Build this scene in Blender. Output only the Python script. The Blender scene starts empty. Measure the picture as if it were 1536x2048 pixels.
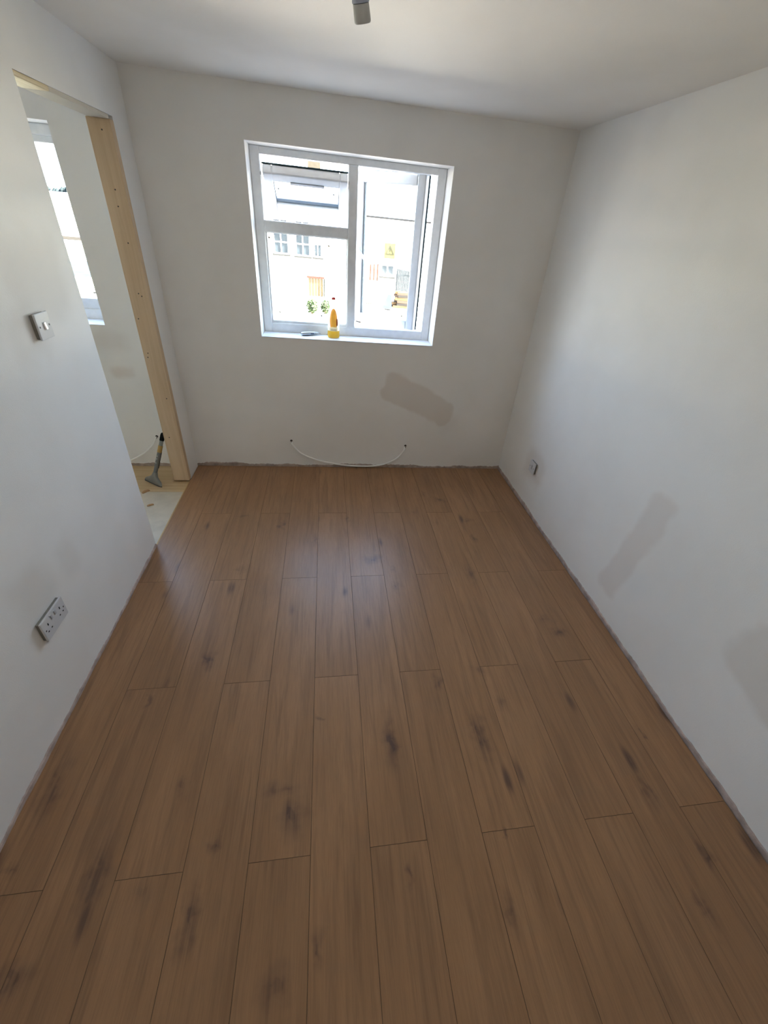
import bpy, bmesh, math, random
from mathutils import Vector, Matrix

random.seed(7)
S = bpy.context.scene
COL = S.collection
PI = math.pi

# ------------------------------------------------------------------ camera
F_PX = 854.71                       # focal length in pixels of the 1536x2048 frame
PITCH, YAW, ROLL = (math.radians(a) for a in (-34.7404, 11.1478, 5.8262))
CAM = Vector((1.0149, -3.2029, 1.683))
fwd = Vector((math.sin(YAW) * math.cos(PITCH), math.cos(YAW) * math.cos(PITCH), math.sin(PITCH)))
rgt = Vector((math.cos(YAW), -math.sin(YAW), 0))
upv = rgt.cross(fwd)
R_ = rgt * math.cos(ROLL) + upv * math.sin(ROLL)
U_ = upv * math.cos(ROLL) - rgt * math.sin(ROLL)
cd = bpy.data.cameras.new('camera')
cam = bpy.data.objects.new('camera', cd)
COL.objects.link(cam)
cam.matrix_world = Matrix(((R_.x, U_.x, -fwd.x, CAM.x), (R_.y, U_.y, -fwd.y, CAM.y), (R_.z, U_.z, -fwd.z, CAM.z), (0, 0, 0, 1)))
cd.sensor_fit = 'AUTO'
cd.sensor_width = 36
cd.lens = F_PX * 36 / 2048
cd.shift_x = -26.54 / 2048
cd.shift_y = 21.56 / 2048
cd.clip_start = 0.02
cd.clip_end = 500
S.camera = cam

# ------------------------------------------------------------------ light
SKY_STRENGTH = 4.0
SUN_STRENGTH = 90.0
w = bpy.data.worlds.new('sky')
S.world = w
w.use_nodes = True
nt = w.node_tree
bg = nt.nodes['Background']
tc = nt.nodes.new('ShaderNodeTexCoord')
sx = nt.nodes.new('ShaderNodeSeparateXYZ')
nt.links.new(tc.outputs['Generated'], sx.inputs[0])
rmp = nt.nodes.new('ShaderNodeValToRGB')
rmp.color_ramp.elements[0].position = 0.0
rmp.color_ramp.elements[0].color = (0.74, 0.87, 1.0, 1)
rmp.color_ramp.elements[1].position = 0.8
rmp.color_ramp.elements[1].color = (0.37, 0.58, 1.0, 1)
nt.links.new(sx.outputs['Z'], rmp.inputs[0])
nt.links.new(rmp.outputs[0], bg.inputs['Color'])
bg.inputs['Strength'].default_value = SKY_STRENGTH

sd = bpy.data.lights.new('sun', 'SUN')
sd.energy = SUN_STRENGTH
sd.angle = math.radians(0.6)
sd.color = (1.0, 0.94, 0.85)
sun = bpy.data.objects.new('sun', sd)
COL.objects.link(sun)
sun_dir = Vector((-0.70, 0.12, -0.70))     # the sun stands to the right, just behind the plane of the window wall
sun.rotation_euler = sun_dir.to_track_quat('-Z', 'Y').to_euler()
sun.location = (8, -2, 9)

vs = S.view_settings
vs.view_transform = 'Standard'
vs.look = 'None'
vs.gamma = 1
vs.use_curve_mapping = False
vs.exposure = 1.85
cy = S.cycles
cy.use_denoising = True
cy.max_bounces = 10
cy.diffuse_bounces = 7
cy.glossy_bounces = 6
cy.transparent_max_bounces = 16
cy.sample_clamp_indirect = 12
cy.caustics_reflective = False
cy.caustics_refractive = False
cy.use_guiding = True
cy.adaptive_threshold = 0.03


# ------------------------------------------------------------------ node helpers
class N:
    def __init__(self, name):
        self.m = bpy.data.materials.new(name)
        self.m.use_nodes = True
        self.t = self.m.node_tree
        self.p = self.t.nodes['Principled BSDF']
        self.out = self.t.nodes['Material Output']

    def new(self, typ, **kw):
        n = self.t.nodes.new(typ)
        for k, v in kw.items():
            setattr(n, k, v)
        return n

    def put(self, sock, v):
        if isinstance(v, bpy.types.NodeSocket):
            self.t.links.new(v, sock)
        elif isinstance(v, (tuple, list)) and len(v) == 3 and sock.type == 'RGBA':
            sock.default_value = (*v, 1)
        else:
            sock.default_value = v

    def math(self, op, a, b=0.0, c=None, clamp=False):
        n = self.new('ShaderNodeMath', operation=op, use_clamp=clamp)
        self.put(n.inputs[0], a)
        self.put(n.inputs[1], b)
        if c is not None:
            self.put(n.inputs[2], c)
        return n.outputs[0]

    def noise(self, vec, scale, detail=3, rough=0.55, dist=0.0):
        n = self.new('ShaderNodeTexNoise')
        self.put(n.inputs['Vector'], vec)
        n.inputs['Scale'].default_value = scale
        n.inputs['Detail'].default_value = detail
        n.inputs['Roughness'].default_value = rough
        n.inputs['Distortion'].default_value = dist
        return n.outputs['Fac']

    def mapping(self, vec, loc=(0, 0, 0), rot=(0, 0, 0), scale=(1, 1, 1)):
        n = self.new('ShaderNodeMapping')
        self.put(n.inputs[0], vec)
        self.put(n.inputs[1], loc)
        n.inputs[2].default_value = rot
        n.inputs[3].default_value = scale
        return n.outputs[0]

    def smooth(self, v, a, b, lo=0.0, hi=1.0):
        n = self.new('ShaderNodeMapRange', interpolation_type='SMOOTHSTEP')
        self.put(n.inputs[0], v)
        for i, q in enumerate((a, b, lo, hi)):
            n.inputs[i + 1].default_value = q
        return n.outputs[0]

    def mix(self, fac, a, b, blend='MIX'):
        n = self.new('ShaderNodeMix', data_type='RGBA', blend_type=blend)
        self.put(n.inputs[0], fac)
        self.put(n.inputs[6], a)
        self.put(n.inputs[7], b)
        return n.outputs[2]

    def pos(self):
        return self.new('ShaderNodeNewGeometry').outputs['Position']

    def obj(self):
        return self.new('ShaderNodeTexCoord').outputs['Object']

    def color(self, c):
        self.put(self.p.inputs['Base Color'], c)

    def rough(self, r):
        self.put(self.p.inputs['Roughness'], r)

    def bump(self, h, dist=0.001, strength=1.0):
        n = self.new('ShaderNodeBump')
        n.inputs['Strength'].default_value = strength
        n.inputs['Distance'].default_value = dist
        self.put(n.inputs['Height'], h)
        self.t.links.new(n.outputs[0], self.p.inputs['Normal'])


def plain(name, c, rough=0.5, metal=0.0, vary=0.06, scale=25, bump=0.0):
    n = N(name)
    f = n.noise(n.obj(), scale, 4)
    k = n.smooth(f, 0.3, 0.7, 1 - vary, 1 + vary)
    cm = n.new('ShaderNodeVectorMath', operation='SCALE')
    cm.inputs[0].default_value = c
    n.put(cm.inputs['Scale'], k)
    n.put(n.p.inputs['Base Color'], cm.outputs[0])
    n.rough(rough)
    n.p.inputs['Metallic'].default_value = metal
    if rough >= 0.6 and max(c) < 0.07:      # very dark colours: no sheen, so outdoor light does not wash them pale
        n.p.inputs['Specular IOR Level'].default_value = 0.0
    if bump:
        n.bump(f, bump)
    return n.m


WALL_WHITE = (0.89, 0.88, 0.865)


def wall_paint(name, stains=(), base=WALL_WHITE):
    """white emulsion over plaster; stains = (axis_u, cu, cz, half_u, half_z, angle_deg, strength, colour, softness)"""
    n = N(name)
    p = n.pos()
    sep = n.new('ShaderNodeSeparateXYZ')
    n.put(sep.inputs[0], p)
    big = n.noise(p, 1.7, 3)
    col = n.mix(n.smooth(big, 0.35, 0.7), base, tuple(b * k for b, k in zip(base, (0.95, 0.945, 0.935))))
    wob = n.noise(p, 6.0, 2, 0.5)
    wob = n.math('MULTIPLY', n.math('SUBTRACT', wob, 0.5), 0.10)
    for ax, cu, cz, hu, hz, ang, st, c, soft in stains:
        a = math.radians(ang)
        du = n.math('SUBTRACT', sep.outputs[ax], cu)
        dz = n.math('SUBTRACT', sep.outputs[2], cz)
        u = n.math('ADD', n.math('MULTIPLY', du, math.cos(a)), n.math('MULTIPLY', dz, math.sin(a)))
        v = n.math('SUBTRACT', n.math('MULTIPLY', dz, math.cos(a)), n.math('MULTIPLY', du, math.sin(a)))
        rr = 0.55 * min(hu, hz)
        qu = n.math('MAXIMUM', n.math('SUBTRACT', n.math('ABSOLUTE', u), hu - rr), 0.0)
        qv = n.math('MAXIMUM', n.math('SUBTRACT', n.math('ABSOLUTE', v), hz - rr), 0.0)
        d = n.math('SUBTRACT', n.math('SQRT', n.math('ADD', n.math('MULTIPLY', qu, qu), n.math('MULTIPLY', qv, qv))), rr)
        d = n.math('ADD', d, wob)
        col = n.mix(n.smooth(d, soft, -soft, 0, st), col, c)
    n.color(col)
    n.rough(0.75)
    fine = n.noise(p, 220, 2)
    n.bump(n.math('ADD', fine, n.math('MULTIPLY', n.noise(p, 14, 3), 1.5)), 0.0006, 0.5)
    return n.m


def oak_laminate(name, knots):
    n = N(name)
    o = n.obj()
    rnd = n.new('ShaderNodeObjectInfo').outputs['Random']
    off = n.new('ShaderNodeCombineXYZ')
    n.put(off.inputs[0], n.math('MULTIPLY', rnd, 13.0))
    n.put(off.inputs[1], n.math('MULTIPLY', rnd, 47.0))
    n.put(off.inputs[2], n.math('MULTIPLY', rnd, 5.0))
    v = n.new('ShaderNodeVectorMath', operation='ADD')
    n.put(v.inputs[0], o)
    n.put(v.inputs[1], off.outputs[0])
    v = v.outputs[0]
    cloud = n.noise(n.mapping(v, scale=(7, 1.1, 1)), 1.0, 4, 0.6, 0.6)
    streak = n.noise(n.mapping(v, scale=(60, 2.2, 1)), 1.0, 4, 0.6)
    fine = n.noise(n.mapping(v, scale=(260, 14, 1)), 1.0, 3, 0.6)
    light, mid, dark = (0.392, 0.212, 0.105), (0.330, 0.175, 0.084), (0.205, 0.108, 0.055)
    col = n.mix(n.smooth(cloud, 0.32, 0.62), light, mid)
    col = n.mix(n.smooth(streak, 0.48, 0.78, 0, 0.7), col, dark)
    col = n.mix(n.smooth(fine, 0.35, 0.75, 0, 0.28), col, dark)
    figure = n.noise(n.mapping(v, scale=(24, 1.3, 1)), 1.0, 5, 0.65, 1.2)
    col = n.mix(n.smooth(figure, 0.45, 0.72, 0, 0.55), col, dark)
    tint = n.smooth(rnd, 0, 1, 0.965, 1.035)
    cm = n.new('ShaderNodeVectorMath', operation='SCALE')
    n.put(cm.inputs[0], col)
    n.put(cm.inputs['Scale'], tint)
    col = cm.outputs[0]
    # printed knots and dark figure at the places the photograph shows
    p = n.pos()
    wv = n.new('ShaderNodeVectorMath', operation='SCALE')
    wn = n.new('ShaderNodeTexNoise')
    n.put(wn.inputs['Vector'], p)
    wn.inputs['Scale'].default_value = 16
    wn.inputs['Detail'].default_value = 3
    sub = n.new('ShaderNodeVectorMath', operation='SUBTRACT')
    n.put(sub.inputs[0], wn.outputs['Color'])
    sub.inputs[1].default_value = (0.5, 0.5, 0.5)
    n.put(wv.inputs[0], sub.outputs[0])
    wv.inputs['Scale'].default_value = 0.10
    add = n.new('ShaderNodeVectorMath', operation='ADD')
    n.put(add.inputs[0], p)
    n.put(add.inputs[1], wv.outputs[0])
    pw = add.outputs[0]
    acc = None
    for (x, y, rx, ry, st) in knots:
        mp = n.mapping(pw, loc=(-x / rx, -y / ry, 0), scale=(1 / rx, 1 / ry, 0))
        ln = n.new('ShaderNodeVectorMath', operation='LENGTH')
        n.put(ln.inputs[0], mp)
        k = n.math('MAXIMUM', n.smooth(ln.outputs['Value'], 0.10, 1.25, st * 0.7, 0.0), n.smooth(ln.outputs['Value'], 0.15, 0.60, st, 0.0))
        acc = k if acc is None else n.math('MAXIMUM', acc, k)
    # random small knots as well
    vo = n.new('ShaderNodeTexVoronoi', voronoi_dimensions='2D')
    n.put(vo.inputs['Vector'], n.mapping(v, scale=(5.2, 1.6, 1)))
    vo.inputs['Scale'].default_value = 1.0
    kn = n.smooth(vo.outputs['Distance'], 0.02, 0.13, 0.75, 0)
    gate = n.smooth(n.noise(n.mapping(v, scale=(1.3, .9, 1)), 2.0, 1), 0.52, 0.60)
    acc = n.math('MAXIMUM', acc, n.math('MULTIPLY', kn, gate))
    grain = n.smooth(n.math('ADD', streak, n.math('MULTIPLY', figure, 0.6)), 0.55, 0.95, 0.45, 1.2)
    acc = n.math('MULTIPLY', acc, grain, clamp=True)
    col = n.mix(n.math('MULTIPLY', acc, 0.90), col, (0.095, 0.052, 0.040))
    n.color(col)
    n.rough(n.smooth(fine, 0.2, 0.8, 0.32, 0.40))
    n.p.inputs['Specular IOR Level'].default_value = 0.42
    n.bump(n.math('ADD', fine, streak), 0.00025, 0.35)
    return n.m


def pine(name, c=(0.66, 0.47, 0.27), c2=(0.52, 0.33, 0.16), axis=2):
    n = N(name)
    o = n.obj()
    sc = [38, 38, 38]
    sc[axis] = 1.6
    g = n.noise(n.mapping(o, scale=tuple(sc)), 1.0, 4, 0.6, 0.4)
    col = n.mix(n.smooth(g, 0.35, 0.7), c, c2)
    f = n.noise(o, 6, 3)
    col = n.mix(n.smooth(f, 0.55, 0.8, 0, 0.35), col, c2)
    n.color(col)
    n.rough(0.6)
    n.bump(g, 0.0006, 0.5)
    return n.m


def pane_glass(name, tint=(0.97, 1.0, 0.99)):
    n = N(name)
    tr = n.new('ShaderNodeBsdfTransparent')
    tr.inputs[0].default_value = (*tint, 1)
    gl = n.new('ShaderNodeBsdfGlossy')
    gl.inputs['Roughness'].default_value = 0.01
    smear = n.noise(n.pos(), 6, 3)
    lw = n.new('ShaderNodeLayerWeight')
    lw.inputs[0].default_value = 0.5
    fr = n.math('ADD', n.math('MULTIPLY', n.math('POWER', lw.outputs['Facing'], 5.0), 0.94), 0.012)
    k = n.math('MULTIPLY', fr, n.smooth(smear, 0.2, 0.8, 0.9, 1.15), clamp=True)
    mx = n.new('ShaderNodeMixShader')
    n.put(mx.inputs[0], k)
    n.t.links.new(tr.outputs[0], mx.inputs[1])
    n.t.links.new(gl.outputs[0], mx.inputs[2])
    n.t.links.new(mx.outputs[0], n.out.inputs[0])
    return n.m


def translucent(name, c, fac=0.55, rough=0.25):
    n = N(name)
    f = n.noise(n.obj(), 30, 2)
    col = n.mix(n.smooth(f, 0.3, 0.7), c, tuple(x * 0.93 for x in c))
    n.color(col)
    n.rough(rough)
    tl = n.new('ShaderNodeBsdfTranslucent')
    n.put(tl.inputs[0], col)
    mx = n.new('ShaderNodeMixShader')
    mx.inputs[0].default_value = fac
    n.t.links.new(n.p.outputs[0], mx.inputs[1])
    n.t.links.new(tl.outputs[0], mx.inputs[2])
    n.t.links.new(mx.outputs[0], n.out.inputs[0])
    return n.m


# ------------------------------------------------------------------ mesh helpers
class B:
    def __init__(self):
        self.bm = bmesh.new()

    def box(self, a, b, bevel=0.0, seg=2, M=None):
        a, b = Vector(a), Vector(b)
        r = bmesh.ops.create_cube(self.bm, size=1.0)
        vs_ = r['verts']
        c, s = (a + b) / 2, b - a
        for v in vs_:
            v.co = Vector((v.co.x * s.x, v.co.y * s.y, v.co.z * s.z)) + c
        if bevel > 0:
            es = list({e for v in vs_ for e in v.link_edges})
            r2 = bmesh.ops.bevel(self.bm, geom=es, offset=bevel, segments=seg, profile=0.5, affect='EDGES')
            vs_ = list({v for f in r2['faces'] for v in f.verts} | {v for v in vs_ if v.is_valid})
        if M is not None:
            for v in vs_:
                v.co = M @ v.co
        return self

    def tube(self, pts, r, seg=10, cap=True):
        pts = [Vector(p) for p in pts]
        rs = r if isinstance(r, (list, tuple)) else [r] * len(pts)
        rings = []
        nrm = None
        for i, p in enumerate(pts):
            t = (pts[min(i + 1, len(pts) - 1)] - pts[max(i - 1, 0)]).normalized()
            if nrm is None:
                nrm = t.orthogonal().normalized()
            nrm = (nrm - t * nrm.dot(t)).normalized()
            bn = t.cross(nrm)
            rings.append([self.bm.verts.new(p + (nrm * math.cos(2 * PI * k / seg) + bn * math.sin(2 * PI * k / seg)) * rs[i]) for k in range(seg)])
        for a, b in zip(rings, rings[1:]):
            for k in range(seg):
                self.bm.faces.new((a[k], a[(k + 1) % seg], b[(k + 1) % seg], b[k]))
        if cap:
            self.bm.faces.new(rings[0][::-1])
            self.bm.faces.new(rings[-1])
        return self

    def lathe(self, prof, c=(0, 0, 0), seg=28, M=None, a0=0.0, a1=2 * PI, cap=True):
        """prof = [(r, z)] about the z axis through c"""
        c = Vector(c)
        full = abs(a1 - a0 - 2 * PI) < 1e-6
        rings = []
        for r, z in prof:
            ring = []
            for k in range(seg if full else seg + 1):
                a = a0 + (a1 - a0) * k / seg
                q = c + Vector((r * math.cos(a), r * math.sin(a), z))
                ring.append(self.bm.verts.new(M @ q if M else q))
            rings.append(ring)
        for a, b in zip(rings, rings[1:]):
            for k in range(len(a) - (0 if full else 1)):
                k2 = (k + 1) % len(a)
                self.bm.faces.new((a[k], a[k2], b[k2], b[k]))
        if cap and full:
            self.bm.faces.new(rings[0][::-1])
            self.bm.faces.new(rings[-1])
        return self

    def prism(self, poly, depth, M=None):
        """poly in the xz plane, extruded along +y by depth"""
        lo = [self.bm.verts.new(Vector((x, 0, z))) for x, z in poly]
        hi = [self.bm.verts.new(Vector((x, depth, z))) for x, z in poly]
        n = len(poly)
        self.bm.faces.new(lo)
        self.bm.faces.new(hi[::-1])
        for k in range(n):
            self.bm.faces.new((lo[k], hi[k], hi[(k + 1) % n], lo[(k + 1) % n]))
        if M is not None:
            for v in lo + hi:
                v.co = M @ v.co
        return self

    def build(self, name, mat, parent=None, origin=(0, 0, 0), smooth=False, bevel=0.0):
        o_ = Vector(origin)
        for v in self.bm.verts:
            v.co -= o_
        bmesh.ops.recalc_face_normals(self.bm, faces=self.bm.faces[:])
        me = bpy.data.meshes.new(name)
        self.bm.to_mesh(me)
        self.bm.free()
        me.materials.append(mat)
        if smooth:
            for p in me.polygons:
                p.use_smooth = True
            me.set_sharp_from_angle(angle=math.radians(40))
        ob = bpy.data.objects.new(name, me)
        COL.objects.link(ob)
        if parent is None:
            ob.location = o_
        else:
            ob.parent = parent
        if bevel:
            mo = ob.modifiers.new('bevel', 'BEVEL')
            mo.width = bevel
            mo.segments = 2
            mo.limit_method = 'ANGLE'
        return ob


def empty(name, loc=(0, 0, 0), rot=(0, 0, 0), parent=None):
    o = bpy.data.objects.new(name, None)
    o.empty_display_size = 0.05
    COL.objects.link(o)
    o.location = loc
    o.rotation_euler = rot
    o.parent = parent
    return o


def tag(o, label, cat, group=None, kind=None):
    o['label'] = label
    o['category'] = cat
    if group:
        o['group'] = group
    if kind:
        o['kind'] = kind
    return o


def struct(o, label=None):
    o['kind'] = 'structure'
    if label:
        o['label'] = label
    return o


# ------------------------------------------------------------------ room dimensions
W, H = 2.5, 2.2256                  # room width, ceiling height; back wall at y = 0, room towards -y
REAR = -3.95
FAR_L = -2.3                        # left wall of the room beyond the door opening
W1 = (0.579, 1.770, 0.983, 1.994)   # window in the back wall: x0, x1, z0, z1
W2 = (-1.60, -0.392, 0.997, 1.972)  # window of the room beyond
GROUND = -2.7
TOP = 3.5

PLASTER = (0.62, 0.515, 0.42)
FAINT = (0.72, 0.69, 0.65)
m_back = wall_paint('paint_back', [
    (0, 1.715, 0.585, 0.30, 0.105, -24, 0.37, PLASTER, 0.016),
    (0, 1.95, 0.44, 0.10, 0.08, -50, 0.12, PLASTER, 0.05),
    (0, -0.36, 0.70, 0.07, 0.03, 5, 0.4, (0.62, 0.50, 0.42), 0.03),
    (0, -0.40, 0.90, 0.10, 0.05, 0, 0.25, (0.62, 0.50, 0.42), 0.05),
], base=(0.89, 0.865, 0.83))
m_right = wall_paint('paint_right', [
    (1, -1.735, 0.47, 0.075, 0.33, 9, 0.32, (0.66, 0.57, 0.52), 0.022),
    (1, -2.52, 0.58, 0.16, 0.20, 14, 0.32, (0.62, 0.54, 0.47), 0.022),
    (1, -0.60, 0.32, 0.14, 0.11, 0, 0.35, (0.60, 0.52, 0.44), 0.05),
])
m_left = wall_paint('paint_left', [
    (1, -1.30, 1.42, 0.19, 0.13, 0, 0.42, FAINT, 0.06),
    (1, -1.47, 1.26, 0.10, 0.08, 0, 0.40, FAINT, 0.05),
    (1, -1.97, 0.52, 0.09, 0.10, 10, 0.55, FAINT, 0.05),
    (1, -1.75, 0.50, 0.05, 0.07, 0, 0.35, FAINT, 0.04),
])
m_plain_wall = wall_paint('paint_plain')
m_ceiling = wall_paint('paint_ceiling', base=(0.91, 0.885, 0.85))
m_upvc = plain('white_upvc', (0.83, 0.835, 0.84), 0.35, vary=0.03)
m_gasket = plain('dark_gasket', (0.030, 0.045, 0.046), 0.6)
m_sash_dim = plain('dimmed_upvc_sash', (0.60, 0.605, 0.61), 0.35, vary=0.03)  # uPVC greyed in colour to offset strong outdoor light on the open sashes
m_bead = plain('grey_spacer', (0.085, 0.105, 0.115), 0.5)
m_glass = pane_glass('window_glass')
m_sill = plain('white_sill', (0.83, 0.82, 0.83), 0.4, vary=0.03)
m_pine = pine('pine_post', (0.66, 0.49, 0.32), (0.58, 0.41, 0.25))
m_pine_pale = pine('pine_head', (0.78, 0.66, 0.45), (0.68, 0.54, 0.33), axis=1)
m_dark = plain('dark_recess', (0.03, 0.025, 0.02), 0.9)

# ------------------------------------------------------------------ walls and ceiling
T = 0.30


def holed_strip(b, x0, x1, z0, z1, holes, y0, y1):
    """wall slab with rectangular openings that share no column"""
    x = x0
    for hx0, hx1, hz0, hz1 in sorted(holes):
        b.box((x, y0, z0), (hx0, y1, z1))
        b.box((hx0, y0, z0), (hx1, y1, hz0))
        b.box((hx0, y0, hz1), (hx1, y1, z1))
        x = hx1
    b.box((x, y0, z0), (x1, y1, z1))


b = B()
holed_strip(b, FAR_L - 0.1, W + 0.1, GROUND, TOP, [W1, W2], 0.0, T)
wall_back = struct(b.build('wall_back', m_back))
m_outer_dark = plain('bounce_cut_brown', (0.17, 0.095, 0.065), 0.9, vary=0.2, scale=6)
wall_back.data.materials.append(m_outer_dark)
for p_ in wall_back.data.polygons:      # unseen outer face, made dark brown to cut bounce onto the open sashes
    if p_.normal.y > 0.9 and p_.center.y > T - 0.01:
        p_.material_index = 1
struct(B().box((FAR_L - 45, 0.02, GROUND), (FAR_L - 0.1, T, TOP)).box((W + 0.1, 0.02, GROUND), (W + 45, T, TOP)).build('wall_shade_wings', m_outer_dark))  # side wings added out of view to keep the near ground in shade
struct(B().box((W, REAR - 0.1, -0.1), (W + 0.1, 0, H)).build('wall_right', m_right))
YJ = -1.033                          # near edge of the door opening
HEAD = 1.999
b = B()
b.box((-0.10, REAR, -0.1), (0, YJ, H))
b.box((-0.10, YJ, HEAD), (0, 0, H))
b.box((-0.10, -0.213, -0.1), (0, 0, HEAD))
wall_left = struct(b.build('wall_left', m_left))
struct(B().box((FAR_L - 0.1, REAR - 0.1, -0.1), (W, REAR, H)).build('wall_rear', m_plain_wall))
struct(B().box((FAR_L - 0.1, REAR, -0.1), (FAR_L, 0, H)).build('wall_far_left', m_plain_wall))
b = B()
b.box((FAR_L - 0.1, REAR - 0.1, H), (W + 0.1, 0, H + 0.12))
struct(b.build('ceiling', m_ceiling))

# ------------------------------------------------------------------ laminate floor, plank by plank
KNOTS = [(.885, -2.55, .060, .075, .95), (.835, -2.46, .07, .035, .55), (1.285, -1.20, .060, .05, .85), (1.85, -.53, .05, .035, .75),
         (1.245, -2.33, .035, .11, .85), (1.62, -2.34, .035, .12, .80), (.645, -2.61, .028, .035, .85), (.61, -2.79, .03, .10, .75),
         (.315, -2.66, .040, .13, .62), (.86, -2.95, .05, .06, .80), (.975, -2.90, .02, .06, .70), (1.262, -2.76, .018, .05, .75),
         (2.21, -1.84, .045, .05, .75), (2.17, -1.75, .06, .04, .45), (.475, -1.89, .028, .07, .75), (.71, -.83, .02, .055, .7),
         (2.29, -2.83, .022, .045, .7), (2.17, -2.95, .022, .08, .65), (1.55, -2.88, .022, .06, .55), (.962, -2.21, .018, .022, .8),
         (1.50, -2.09, .022, .055, .7), (1.86, -1.36, .03, .10, .6), (2.205, -2.60, .028, .08, .6), (1.40, -1.30, .022, .035, .65),
         (1.40, -1.45, .03, .07, .55), (.93, -1.0, .025, .08, .6), (1.14, -.77, .02, .06, .6), (.45, -2.72, .04, .05, .35),
         (.19, -2.86, .05, .06, .75), (.28, -2.07, .018, .03, .6), (1.60, -2.68, .012, .018, .7), (1.76, -2.2, .03, .04, .4),
         (.51, -1.27, .05, .035, .4), (.505, -2.42, .03, .06, .45), (.07, -2.38, .04, .16, .6), (.06, -2.61, .02, .025, .6),
         (1.71, -2.03, .05, .03, .35), (2.33, -2.40, .012, .02, .6), (.455, -.72, .045, .018, .5), (1.62, -.70, .05, .025, .35),
         (2.0, -.80, .05, .03, .45), (1.98, -1.02, .02, .07, .6), (1.74, -.45, .02, .04, .45)]
m_oak = oak_laminate('oak_laminate', KNOTS)
m_groove = plain('plank_groove', (0.17, 0.098, 0.055), 0.8)
m_sub = plain('dusty_screed', (0.10, 0.085, 0.07), 0.9, vary=0.2)
floor = struct(B().box((-0.001, REAR, -0.12), (W, 0, -0.0105)).build('floor', m_sub), 'wood effect laminate floor of wide oak planks')
X0, PW, PL = 0.177, 0.1925, 1.319
LEFT_EDGE, RIGHT_EDGE, BACK_EDGE, REAR_EDGE = 0.003, 2.4885, -0.010, REAR + 0.01
EVEN, ODD = -1.353, -0.694
cols = [(LEFT_EDGE, X0)] + [(X0 + PW * k, min(X0 + PW * (k + 1), RIGHT_EDGE)) for k in range(12)]
for ci, (xa, xb) in enumerate(cols):
    xb = min(xb, RIGHT_EDGE)
    first = EVEN if ci % 2 == 0 else ODD
    ys = [BACK_EDGE]
    y = first
    while y > REAR_EDGE + 0.03:
        ys.append(y)
        y -= PL
    ys.append(REAR_EDGE)
    for ya, yb in zip(ys, ys[1:]):
        g = 0.00012
        c = Vector(((xa + xb) / 2, (ya + yb) / 2, 0))
        hx, hy = (xb - xa) / 2 - g, (ya - yb) / 2 - g
        z = random.uniform(-0.00015, 0.00015)
        e = 0.0008
        bb = B()
        lo = [bb.bm.verts.new(c + Vector((sx_ * hx, sy_ * hy, -0.0102))) for sx_, sy_ in ((-1, -1), (1, -1), (1, 1), (-1, 1))]
        md = [bb.bm.verts.new(c + Vector((sx_ * hx, sy_ * hy, z - 0.0011))) for sx_, sy_ in ((-1, -1), (1, -1), (1, 1), (-1, 1))]
        hi = [bb.bm.verts.new(c + Vector((sx_ * (hx - e), sy_ * (hy - e), z))) for sx_, sy_ in ((-1, -1), (1, -1), (1, 1), (-1, 1))]
        bb.bm.faces.new(lo[::-1])
        bb.bm.faces.new(hi)
        for r0, r1 in ((lo, md), (md, hi)):
            for k in range(4):
                bb.bm.faces.new((r0[k], r0[(k + 1) % 4], r1[(k + 1) % 4], r1[k]))
        pk = bb.build('plank', m_oak, parent=floor, origin=c)
        pk.data.materials.append(m_groove)
        for q in pk.data.polygons:
            q.material_index = 0 if q.normal.z > 0.99 else 1
        pk.location = c

# ragged bare plaster along the foot of the walls, where skirting boards are missing
m_bare = plain('bare_plaster', (0.40, 0.315, 0.265), 0.9, vary=0.22, scale=18, bump=0.003)
m_bare2 = plain('bare_plaster_grey', (0.46, 0.365, 0.325), 0.9, vary=0.25, scale=14, bump=0.003)


def ragged(name, p0, p1, inward, mat, hmin, hmax, seed, step=0.012):
    rd = random.Random(seed)
    p0, p1, inn = Vector(p0), Vector(p1), Vector(inward)
    L = (p1 - p0).length
    nn = int(L / step)
    b = B()
    ph = [rd.uniform(0, 6) for _ in range(5)]
    prev = None
    for i in range(nn + 1):
        s = i / nn * L
        h = 0.5 + 0.22 * math.sin(s * 5.1 + ph[0]) + 0.16 * math.sin(s * 13 + ph[1]) + 0.12 * math.sin(s * 31 + ph[2]) + rd.uniform(-.13, .13)
        h = hmin + (hmax - hmin) * max(0, min(1, h))
        t = 0.003 + 0.0025 * (0.5 + 0.5 * math.sin(s * 23 + ph[3])) + rd.uniform(0, .001)
        q = p0 + (p1 - p0) * (i / nn)
        ring = [b.bm.verts.new(q + Vector((0, 0, -0.0104))), b.bm.verts.new(q + inn * (t + .002) + Vector((0, 0, -0.0104))),
                b.bm.verts.new(q + inn * t + Vector((0, 0, h * .8))), b.bm.verts.new(q + Vector((0, 0, h)))]
        if prev:
            for k in range(4):
                b.bm.faces.new((prev[k], prev[(k + 1) % 4], ring[(k + 1) % 4], ring[k]))
        else:
            b.bm.faces.new(ring[::-1])
        prev = ring
    b.bm.faces.new(prev)
    return struct(b.build(name, mat), None)


ragged('trim_1', (0.0, 0, 0), (W, 0, 0), (0, -1, 0), m_bare, 0.006, 0.032, 1)
ragged('trim_2', (W, 0, 0), (W, REAR, 0), (-1, 0, 0), m_bare2, 0.010, 0.026, 2)
ragged('trim_3', (0, YJ, 0), (0, REAR, 0), (1, 0, 0), m_bare2, 0.006, 0.022, 3)
ragged('trim_4', (FAR_L, 0, -0.0), (-0.105, 0, -0.0), (0, -1, 0), m_bare, 0.006, 0.022, 4)

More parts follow.
